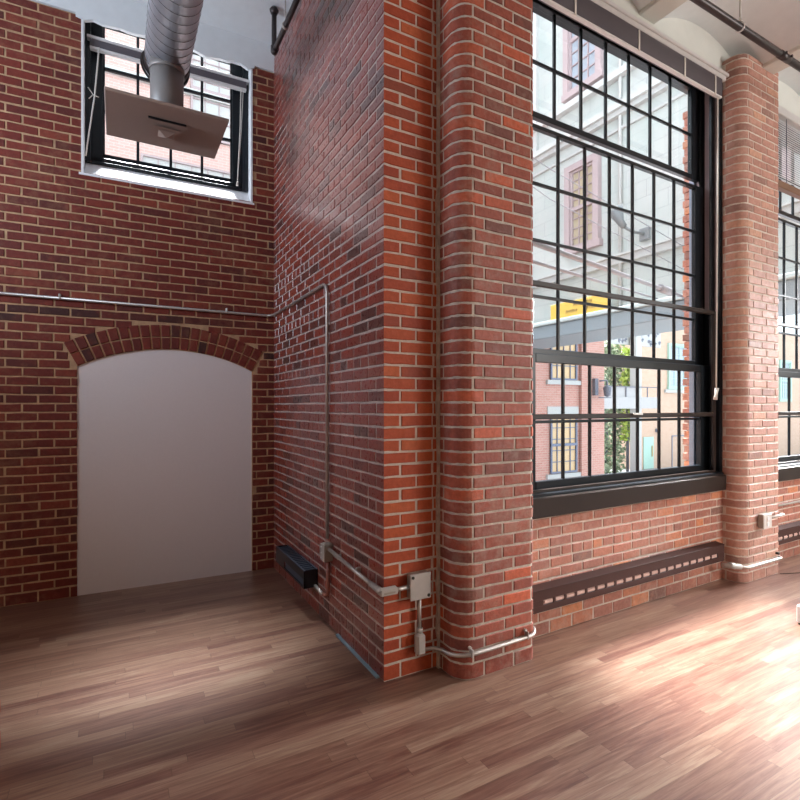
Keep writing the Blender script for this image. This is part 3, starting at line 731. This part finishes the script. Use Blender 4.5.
# ================================================================= DUCT AND DIFFUSER
du = empty('air_duct', (.305, 4.08, 4.0), 0, 'round spiral metal duct running overhead towards the small high window', 'duct')
rd = .148
MB().tube([(0, -6.3, 0), (0, 0, 0)], rd, 56).build('spiral_pipe', 'duct', du)
pitch = .082; n = int(6.2 / pitch * 28)
MB().tube([((rd + .0005) * math.cos(2 * math.pi * i / 28), -6.25 + pitch * i / 28, (rd + .0005) * math.sin(2 * math.pi * i / 28)) for i in range(n)], .0018, 5).build('spiral_seam', 'duct_seam', du)
mb = MB(); mb.tube([(0, -.10, 0), (0, 0, 0)], rd + .003, 32); mb.tube([(0, -.012, 0), (0, .03, 0)], rd + .012, 32); mb.tube([(-.02, .02, 0), (-.02, .075, -.0)], [rd + .004, rd - .02], 32); mb.build('end_cap', 'pipe_dark', du)
mb = MB(); mb.tube([(-.01, -.18, -.09), (-.01, -.18, -.545)], .108, 28); mb.tube([(-.01, -.18, -.13), (-.01, -.18, -.165)], .114, 28); mb.build('neck', 'neck', du)
for y in (-1.2, -3.6):
    mb = MB(); mb.tube([(0, y, -0), (0, y - .03, 0)], rd + .008, 32); mb.tube([(0, y - .015, rd), (0, y - .015, .83)], .006, 8); mb.build('hanger', 'galv', du)
df = empty('ceiling_diffuser', (.29, 3.9, 3.45), 0, 'square brownish air diffuser plate hanging below the end of the duct', 'air diffuser')
MB().box(-.37, .37, -.30, .30, 0, .022, bev=.004).build('plate', 'diffuser', df)
mb = MB()
def ring(r0, r1, za, zb):
    for (sx, sy) in ((1, 0), (-1, 0), (0, 1), (0, -1)):
        if sx: mb.prism([(sx * r0, za), (sx * r1, zb), (sx * r1, zb - .004), (sx * r0, za - .004)], -r1, r1, 'y')
        else: mb.prism([(sy * r0, za), (sy * r1, zb), (sy * r1, zb - .004), (sy * r0, za - .004)], -r1, r1, 'x')
mb.tube([(0, 0, 0), (0, 0, -.05)], .02, 8)
def frustum(r0, r1, za, zb):
    b = len(mb.v)
    for rr, z in ((r0, za), (r1, zb)): mb.v.extend([(-rr, -rr, z), (rr, -rr, z), (rr, rr, z), (-rr, rr, z)])
    for k in range(4): mb.face([b + k, b + (k + 1) % 4, b + 4 + (k + 1) % 4, b + 4 + k])
    mb.face([b, b + 1, b + 2, b + 3]); mb.face([b + 7, b + 6, b + 5, b + 4])
frustum(.128, .104, -.022, -.012); frustum(.088, .070, -.040, -.028); frustum(.052, .002, -.044, -.066)
MB().box(-.118, .118, -.118, .118, -.010, 0).build('slot_shade', 'heater_black', df)  # black plate: shade inside the diffuser slots, put in as colour
mb.build('cone', 'diffuser', df)
# ================================================================= SPRINKLER PIPES
sp = empty('sprinkler_pipe', (0, 1.975, 4.2), 0, 'dark sprinkler pipe crossing under the vaulted ceiling at upper right', 'pipe')
MB().tube([(-1.5, 0, 0), (9.9, 0, 0)], .025, 16).build('pipe', 'pipe_dark', sp)
mb = MB(); mb.tube([(4.42, 0, 0), (4.56, 0, 0)], .028, 16); mb.tube([(4.45, -.026, 0), (4.45, -.038, 0)], .010, 8); mb.tube([(4.53, -.026, -.0), (4.53, -.038, -.0)], .010, 8); mb.build('coupling', 'pipe_dark', sp)
for x in (1.3, 3.87, 6.9):
    mb = MB(); mb.tube([(x, .029 * math.cos(q / 16 * 2 * math.pi), .029 * math.sin(q / 16 * 2 * math.pi) + .001) for q in range(17)], .006, 6); mb.build('hanger_ring', 'white_metal', sp)
    mb = MB(); mb.tube([(x, 0, .035), (x, 0, .46)], .006, 8); mb.tube([(x, 0, .035), (x, 0, .07)], [.018, .008], 8); mb.build('hanger_rod', 'galv', sp)
s2 = empty('sprinkler_pipe', (1.135, 4.215, 4.47), 0, 'dark pipe with an elbow high in the corner beside the small window', 'pipe')
mb = MB(); mb.tube(bend([(0, 0, .37), (0, 0, 0), (.004, -2.2, 0)], .03, 4), .021, 12); mb.build('pipe', 'pipe_dark', s2)
MB().tube([(0, .0, .31), (0, 0, .345), (0, 0, .37)], [.024, .038, .022], 12).build('ceiling_collar', 'pipe_dark', s2); mb = MB(); mb.tube([(0, 0, .0), (0, 0, .045)], .028, 12); mb.tube([(0, .005, 0), (0, -.05, 0)], .028, 12); mb.build('fitting', 'pipe_dark', s2)
mb = MB(); mb.tube([(0, -.33, .0), (0, -.33, .37)], .005, 8); mb.tube([(0, -.32, 0), (0, -.34, 0)], .027, 14); mb.build('hanger_rod', 'galv', s2)
# ================================================================= EDGE OBJECTS
wp = empty('white_post', (4.11, 1.665, 0), 0, 'sliver of a slim white post on a square white foot at the right edge', 'post')
MB().box(.008, .06, -.02, .03, .13, 1.25, bev=.004).build('shaft', 'white_metal', wp)
MB().box(-.028, .10, -.05, .06, .012, .134, bev=.008).build('base', 'white_metal', wp); MB().box(-.02, .09, -.045, .05, 0, .012).build('foot_pad', 'black_rubber', wp)
random.seed(3)
P = Path([(-1.0, 2.68), (-.455, 2.68), (-.455, 2.79)]); mb = MB(); courses(mb, P, 0, .35, running(P.L, .02)); backing(mb, P, [(0, P.L, 0, .35)], thick=.08); mb.box(-1.0, -.465, 2.69, 2.79, .0, .352, 1)
tag(mb.build('brick_curb', ['brick_front', 'mortar_side']), 'sliver of a low red brick curb at the left edge of the photo', 'brick curb')
# ================================================================= OUTSIDE
gr = MB().box(-30, 60, 3.2, 45, -2.2, -2).build('courtyard_ground', 'asphalt'); tag(gr, 'pale paved courtyard outside the windows', 'ground', kind='structure')
def ext_window(parent, frame, x0, x1, z0, z1, nx, nz, fm, pm, rail=True, surround=.0, sm='mauve_trim', depth=.0):
    """frame(u, d, z) -> local box axes; u along facade, d outwards"""
    W = None
    mb = MB(); t = .05
    def bx(mb, u0, u1, d0, d1, za, zb): frame(mb, u0, u1, d0, d1, za, zb)
    for (u0, u1, za, zb) in ((x0, x0 + t, z0 + t, z1 - t), (x1 - t, x1, z0 + t, z1 - t), (x0, x1, z0, z0 + t), (x0, x1, z1 - t, z1)): bx(mb, u0, u1, .0, .07, za, zb)
    if rail: bx(mb, x0, x1, .0, .08, (z0 + z1) / 2 - .04, (z0 + z1) / 2 + .04)
    for i in range(1, nx):
        u = x0 + (x1 - x0) * i / nx; bx(mb, u - .012, u + .012, .0, .05, z0, z1)
    for i in range(1, nz):
        z = z0 + (z1 - z0) * i / nz; bx(mb, x0, x1, .0, .05, z - .012, z + .012)
    if surround:
        q = surround
        for (u0, u1, za, zb) in ((x0 - q, x0, z0, z1), (x1, x1 + q, z0, z1), (x0 - q, x1 + q, z1, z1 + q), (x0 - q * 1.3, x1 + q * 1.3, z0 - q, z0)): bx(mb, u0, u1, -.02, .12, za, zb)
    W = mb.build('window', fm, parent)
    mb = MB(); bx(mb, x0, x1, .0, .02, z0, z1); mb.build('pane', pm, W)
fX9 = lambda mb, u0, u1, d0, d1, z0, z1: mb.box(-d0, -d1, u0, u1, z0, z1)      # facade facing -X, local x = 0
fYs = lambda mb, u0, u1, d0, d1, z0, z1: mb.box(u0, u1, -d0, -d1, z0, z1)      # facade facing -Y, local y = 0
st = empty('stone_building', (9, 0, 0), 0, 'pale stone building with mauve window frames filling the upper panes', 'building')
MB().box(0, 1.6, 3.4, 10.85, 3.45, 16).build('wall', 'stone', st)
mb = MB(); mb.box(-.16, 0, 3.4, 10.85, 8.22, 8.36); mb.box(-.20, 0, 3.4, 10.85, 7.54, 7.66); mb.box(-.12, 0, 3.4, 10.85, 7.44, 7.54); mb.box(-.06, 0, 3.4, 10.85, 7.16, 7.22); mb.build('cornice', 'light_stone', st)
mb = MB(); mb.box(-.10, 0, 3.4, 10.85, 4.42, 4.56); mb.box(-.16, 0, 3.4, 10.85, 4.56, 4.60); mb.box(-.08, 0, 9.2, 9.7, 7.7, 16); mb.box(-.06, 0, 9.5, 9.9, 4.6, 6.9); mb.build('moulding', 'light_stone', st)
MB().tube([(-.06, 6.85, 3.5), (-.06, 6.85, 16)], .035, 8).build('drainpipe', 'light_stone', st)
ext_window(st, fX9, 7.49, 8.14, 5.07, 6.79, 3, 8, 'mauve_trim', 'tan_pane', True, .14)
ext_window(st, fX9, 7.42, 8.18, 8.62, 10.9, 3, 8, 'mauve_trim', 'pale_pane', True, .14)
ext_window(st, fX9, 4.0, 4.65, 5.07, 6.79, 3, 8, 'mauve_trim', 'pale_pane', True, .14)
cn = empty('entrance_canopy', (9, 0, 0), 0, 'blue-grey canopy along the foot of the pale stone building', 'canopy')
MB().box(-.35, 1.2, 3.4, 10.8, 3.08, 3.38, bev=.02).build('fascia', 'canopy', cn)
MB().box(-.42, -.22, 3.4, 10.8, 3.38, 3.46, bev=.01).build('gutter', 'canopy_light', cn)
sg = empty('shop_sign', (8.62, 7.63, 3.46), 0, 'long yellow sign with worn unreadable letters standing on the canopy', 'sign')
MB().box(-.02, .03, -.79, .79, 0, .34, bev=.005).build('board', 'yellow', sg)
random.seed(12)
for (ya, yb, za) in ((.34, .02, .08), (-.18, -.52, .08), (.12, -.36, .21)):      # worn marks, too blurred to read in the photograph
    y = ya
    while y > yb:
        wd = random.uniform(.03, .05); hh = random.uniform(.06, .08); sl = random.uniform(-.015, .015)
        MB().prism([(y, za), (y - .010, za), (y - .010 - sl, za + hh), (y - wd, za + hh), (y - wd, za + hh - .012), (y - sl, za + hh - .012)], -.026, -.02, 'x').build('letter', 'lettering', sg); y -= wd + .018
fd = empty('flood_light', (8.92, 6.27, 4.84), 0, 'grey floodlight on a short arm on the pale stone wall', 'lamp')
MB().box(-.05, .03, -.10, .10, -.12, .12, bev=.01).build('mount', 'grey_lamp', fd); MB().tube([(-.05, 0, 0), (-.30, .06, .02), (-.45, .12, .10)], .03, 8).build('arm', 'grey_lamp', fd)
MB().tube([(-.45, .12, .10), (-.52, .16, .20), (-.60, .22, .46)], [.06, .07, .16], 10).build('head', 'grey_lamp', fd)
for i, (p, q, r0) in enumerate((((2.10, 2.86, 2.81), (8.93, 5.35, 3.40), .026), ((2.10, 2.86, 2.65), (8.90, 5.99, 3.53), .017))):
    o = empty('tie_rod', (0, 0, 0), 0, ('thick grey steel tie rod slanting down to the canopy, upper of the pair', 'thinner grey steel rod slanting below the thick one')[i], 'steel rod')
    p = Vector(p); q = Vector(q); p2 = p
    MB().tube([p2, q], r0, 8).build('rod', 'mauve_rod', o)
    if i == 0:
        MB().tube([p.lerp(q, .70), p.lerp(q, .80)], .06, 8).build('turnbuckle', 'mauve_rod', o)
for i, z in enumerate((3.95, 4.35)):
    o = MB().tube([(2.8, 4.6, z + .75 - i * .15), (5, 4.9, z + .30), (8.97, 5.35, z - .1)], .006, 6).build('cable', 'mauve_rod'); tag(o, ('thin cable sagging just above the thick steel rod outside', 'thin cable above the lower cable, against the pale stone wall')[i], 'cable')
bb = empty('brick_building', (0, 11, 0), 0, 'pinkish red brick building with barred windows below the canopy', 'building')
MB().box(7.2, 13.6, 0, 5, -2, 6.5).build('wall', 'ext_brick', bb)
ext_window(bb, fYs, 11.2, 12.3, 2.30, 4.0, 4, 4, 'slate_frame', 'orange_pane', True)
ext_window(bb, fYs, 11.2, 12.3, -.50, 1.20, 4, 5, 'slate_frame', 'orange_pane', True)
ext_window(bb, fYs, 8.4, 9.5, -.50, 1.20, 4, 5, 'slate_frame', 'orange_pane', True)
for z in (2.16,): MB().box(11.05, 12.45, -.08, 0, z, z + .13).build('sill', 'light_stone', bb)
MB().box(11.1, 12.4, -.03, 0, 1.2, 1.50).build('lintel', 'light_stone', bb); MB().box(11.05, 12.45, -.08, 0, -.65, -.52).build('sill', 'light_stone', bb)
MB().box(12.45, 12.55, -.10, 0, -2, 6.5).build('corner_strip', 'ext_brick', bb)
lt = empty('wall_lantern', (13.2, 10.9, 2.0), 0, 'black wrought-iron lantern on the corner of the brick building', 'lamp')
mb = MB(); mb.box(-.16, -.02, -.02, .1, -.15, .38); mb.tube([(-.05, -.1, .30), (.2, -.15, .32), (.22, -.16, .15)], .03, 6); mb.build('bracket', 'wrought', lt)
mb = MB(); mb.tube([(.22, -.16, .18), (.22, -.16, .10), (.22, -.16, -.15), (.22, -.16, -.20)], [.03, .13, .10, .03], 8); mb.tube([(-.1, -.1, -.22), (.4, -.15, -.22)], .018, 6); mb.build('lantern_body', 'wrought', lt)
pb = empty('peach_building', (0, 18, 0), 0, 'peach coloured building with a mint door and mint framed window', 'building')
MB().box(24.9, 60, 0, 8, -2, 6.6).build('wall', 'ext_peach', pb)
MB().box(25.42, 26.3, -.05, 0, -1.98, -.2).build('door', 'mint', pb); MB().box(26.1, 26.17, -.09, -.05, -1.3, -.7).build('door_handle', 'lettering', pb)
ext_window(pb, fYs, 27.75, 29.6, 2.65, 5.0, 4, 5, 'mint', 'pale_pane', True, .15)
ext_window(pb, fYs, 40.3, 41.6, 2.0, 4.6, 4, 5, 'mint', 'pale_pane', True, .15)
MB().box(27.3, 30.1, -.12, 0, 2.3, 2.48).build('sill', 'light_stone', pb)
mb = MB(); mb.box(28.0, 28.06, -.03, 0, -2, -.2); mb.box(28.0, 29.6, -.03, 0, -.24, -.18); mb.build('door_outline', 'slate_frame', pb)
MB().box(26.5, 26.75, -.15, 0, .05, .25).build('door_lamp', 'slate_frame', pb)
bw = empty('balcony', (0, 15.9, 0), 0, 'pale concrete balcony with a thin railing in front of the peach building', 'balcony')
MB().box(19.4, 23.8, 0, .4, 1.40, 1.96).build('slab', 'concrete', bw)
MB().box(22.02, 22.42, .05, .4, -2, 5.6).build('column', 'light_stone', bw)
mb = MB(); mb.box(19.4, 23.8, .0, .04, 2.42, 2.47)
for i in range(6): mb.box(19.6 + i * .8, 19.64 + i * .8, .0, .04, 1.96, 2.45)
mb.build('railing', 'wrought', bw); MB().box(19.4, 22.0, .06, .1, 1.96, 2.42).build('infill', 'concrete', bw)
fs = empty('fascia_sign', (0, 16.4, 0), 0, 'grey and white patterned fascia sign above the balcony', 'sign')
MB().box(20.6, 24.6, 0, .1, 4.55, 5.6).build('board', 'light_stone', fs)
mb = MB(); random.seed(4)
for i in range(46):
    x = 20.7 + random.random() * 3.8; z = 4.62 + random.random() * .85; mb.tube([(x + .07 * math.cos(t * 1.2), -.02, z + .07 * math.sin(t * 1.2)) for t in range(5)], .025, 5)
tag(mb.build('pattern', 'slate_frame', fs), kind='stuff')
def leaves(name, boxes, mat, n, size, label, cat, seed):
    random.seed(seed); mb = MB()
    for _ in range(n):
        x0, x1, y0, y1, z0, z1 = random.choices(boxes, [(b[1] - b[0]) * (b[5] - b[4]) for b in boxes])[0]
        c = Vector((random.uniform(x0, x1), random.uniform(y0, y1), random.uniform(z0, z1))); u = Vector([random.gauss(0, 1) for _ in range(3)]).normalized(); v = u.cross(Vector([random.gauss(0, 1) for _ in range(3)])).normalized()
        s_ = size * random.uniform(.5, 1.2); b = len(mb.v)
        for (p, q) in ((-1, 0), (0, -.6), (1, 0), (0, .6)): mb.v.append(tuple(c + u * p * s_ + v * q * s_))
        mb.face([b, b + 1, b + 2, b + 3], 0, random.random())
    t = empty(name, ((boxes[0][0] + boxes[0][1]) / 2, boxes[0][2], -2), 0, label, cat)
    o = mb.build('foliage', mat, t); o.location = -t.location
    MB().tube([((boxes[0][0] + boxes[0][1]) / 2, (boxes[0][2] + boxes[0][3]) / 2, -2), ((boxes[0][0] + boxes[0][1]) / 2, (boxes[0][2] + boxes[0][3]) / 2, 3.)], .08, 6).build('stem', 'wrought', t).location = -t.location
leaves('climbing_ivy', [(20.2, 22.6, 16.9, 17.5, -1.9, 4.9)], 'leaf', 5200, .11, 'dense green ivy growing up beyond the corner of the brick building', 'plant', 8)
leaves('lime_shrub', [(21.9, 22.65, 16.45, 16.8, -.2, 4.4)], 'leaf_lime', 900, .13, 'bright lime green leaves growing in front of the darker ivy', 'plant', 9)
# beyond the small high window
pk = empty('brick_building', (0, 13.5, 0), 0, 'pink brick building seen through the small high window', 'building')
MB().box(-8, 6.5, 0, 5, -2, 20).build('wall', 'ext_pink', pk)
ext_window(pk, fYs, 1.55, 2.9, 8.2, 10.6, 4, 5, 'mauve_trim', 'light_stone', True)
ext_window(pk, fYs, .45, 2.7, 5.6, 7.5, 6, 4, 'mauve_trim', 'light_stone', True)
MB().box(1.3, 3.2, -.12, 0, 10.6, 11.1).build('lintel', 'light_stone', pk); MB().box(-2, 3.2, -.10, 0, 9.2, 9.35).build('string_course', 'light_stone', pk); MB().box(-.45, -.15, -.03, 0, 9.75, 9.95).build('plaque', 'yellow', pk)
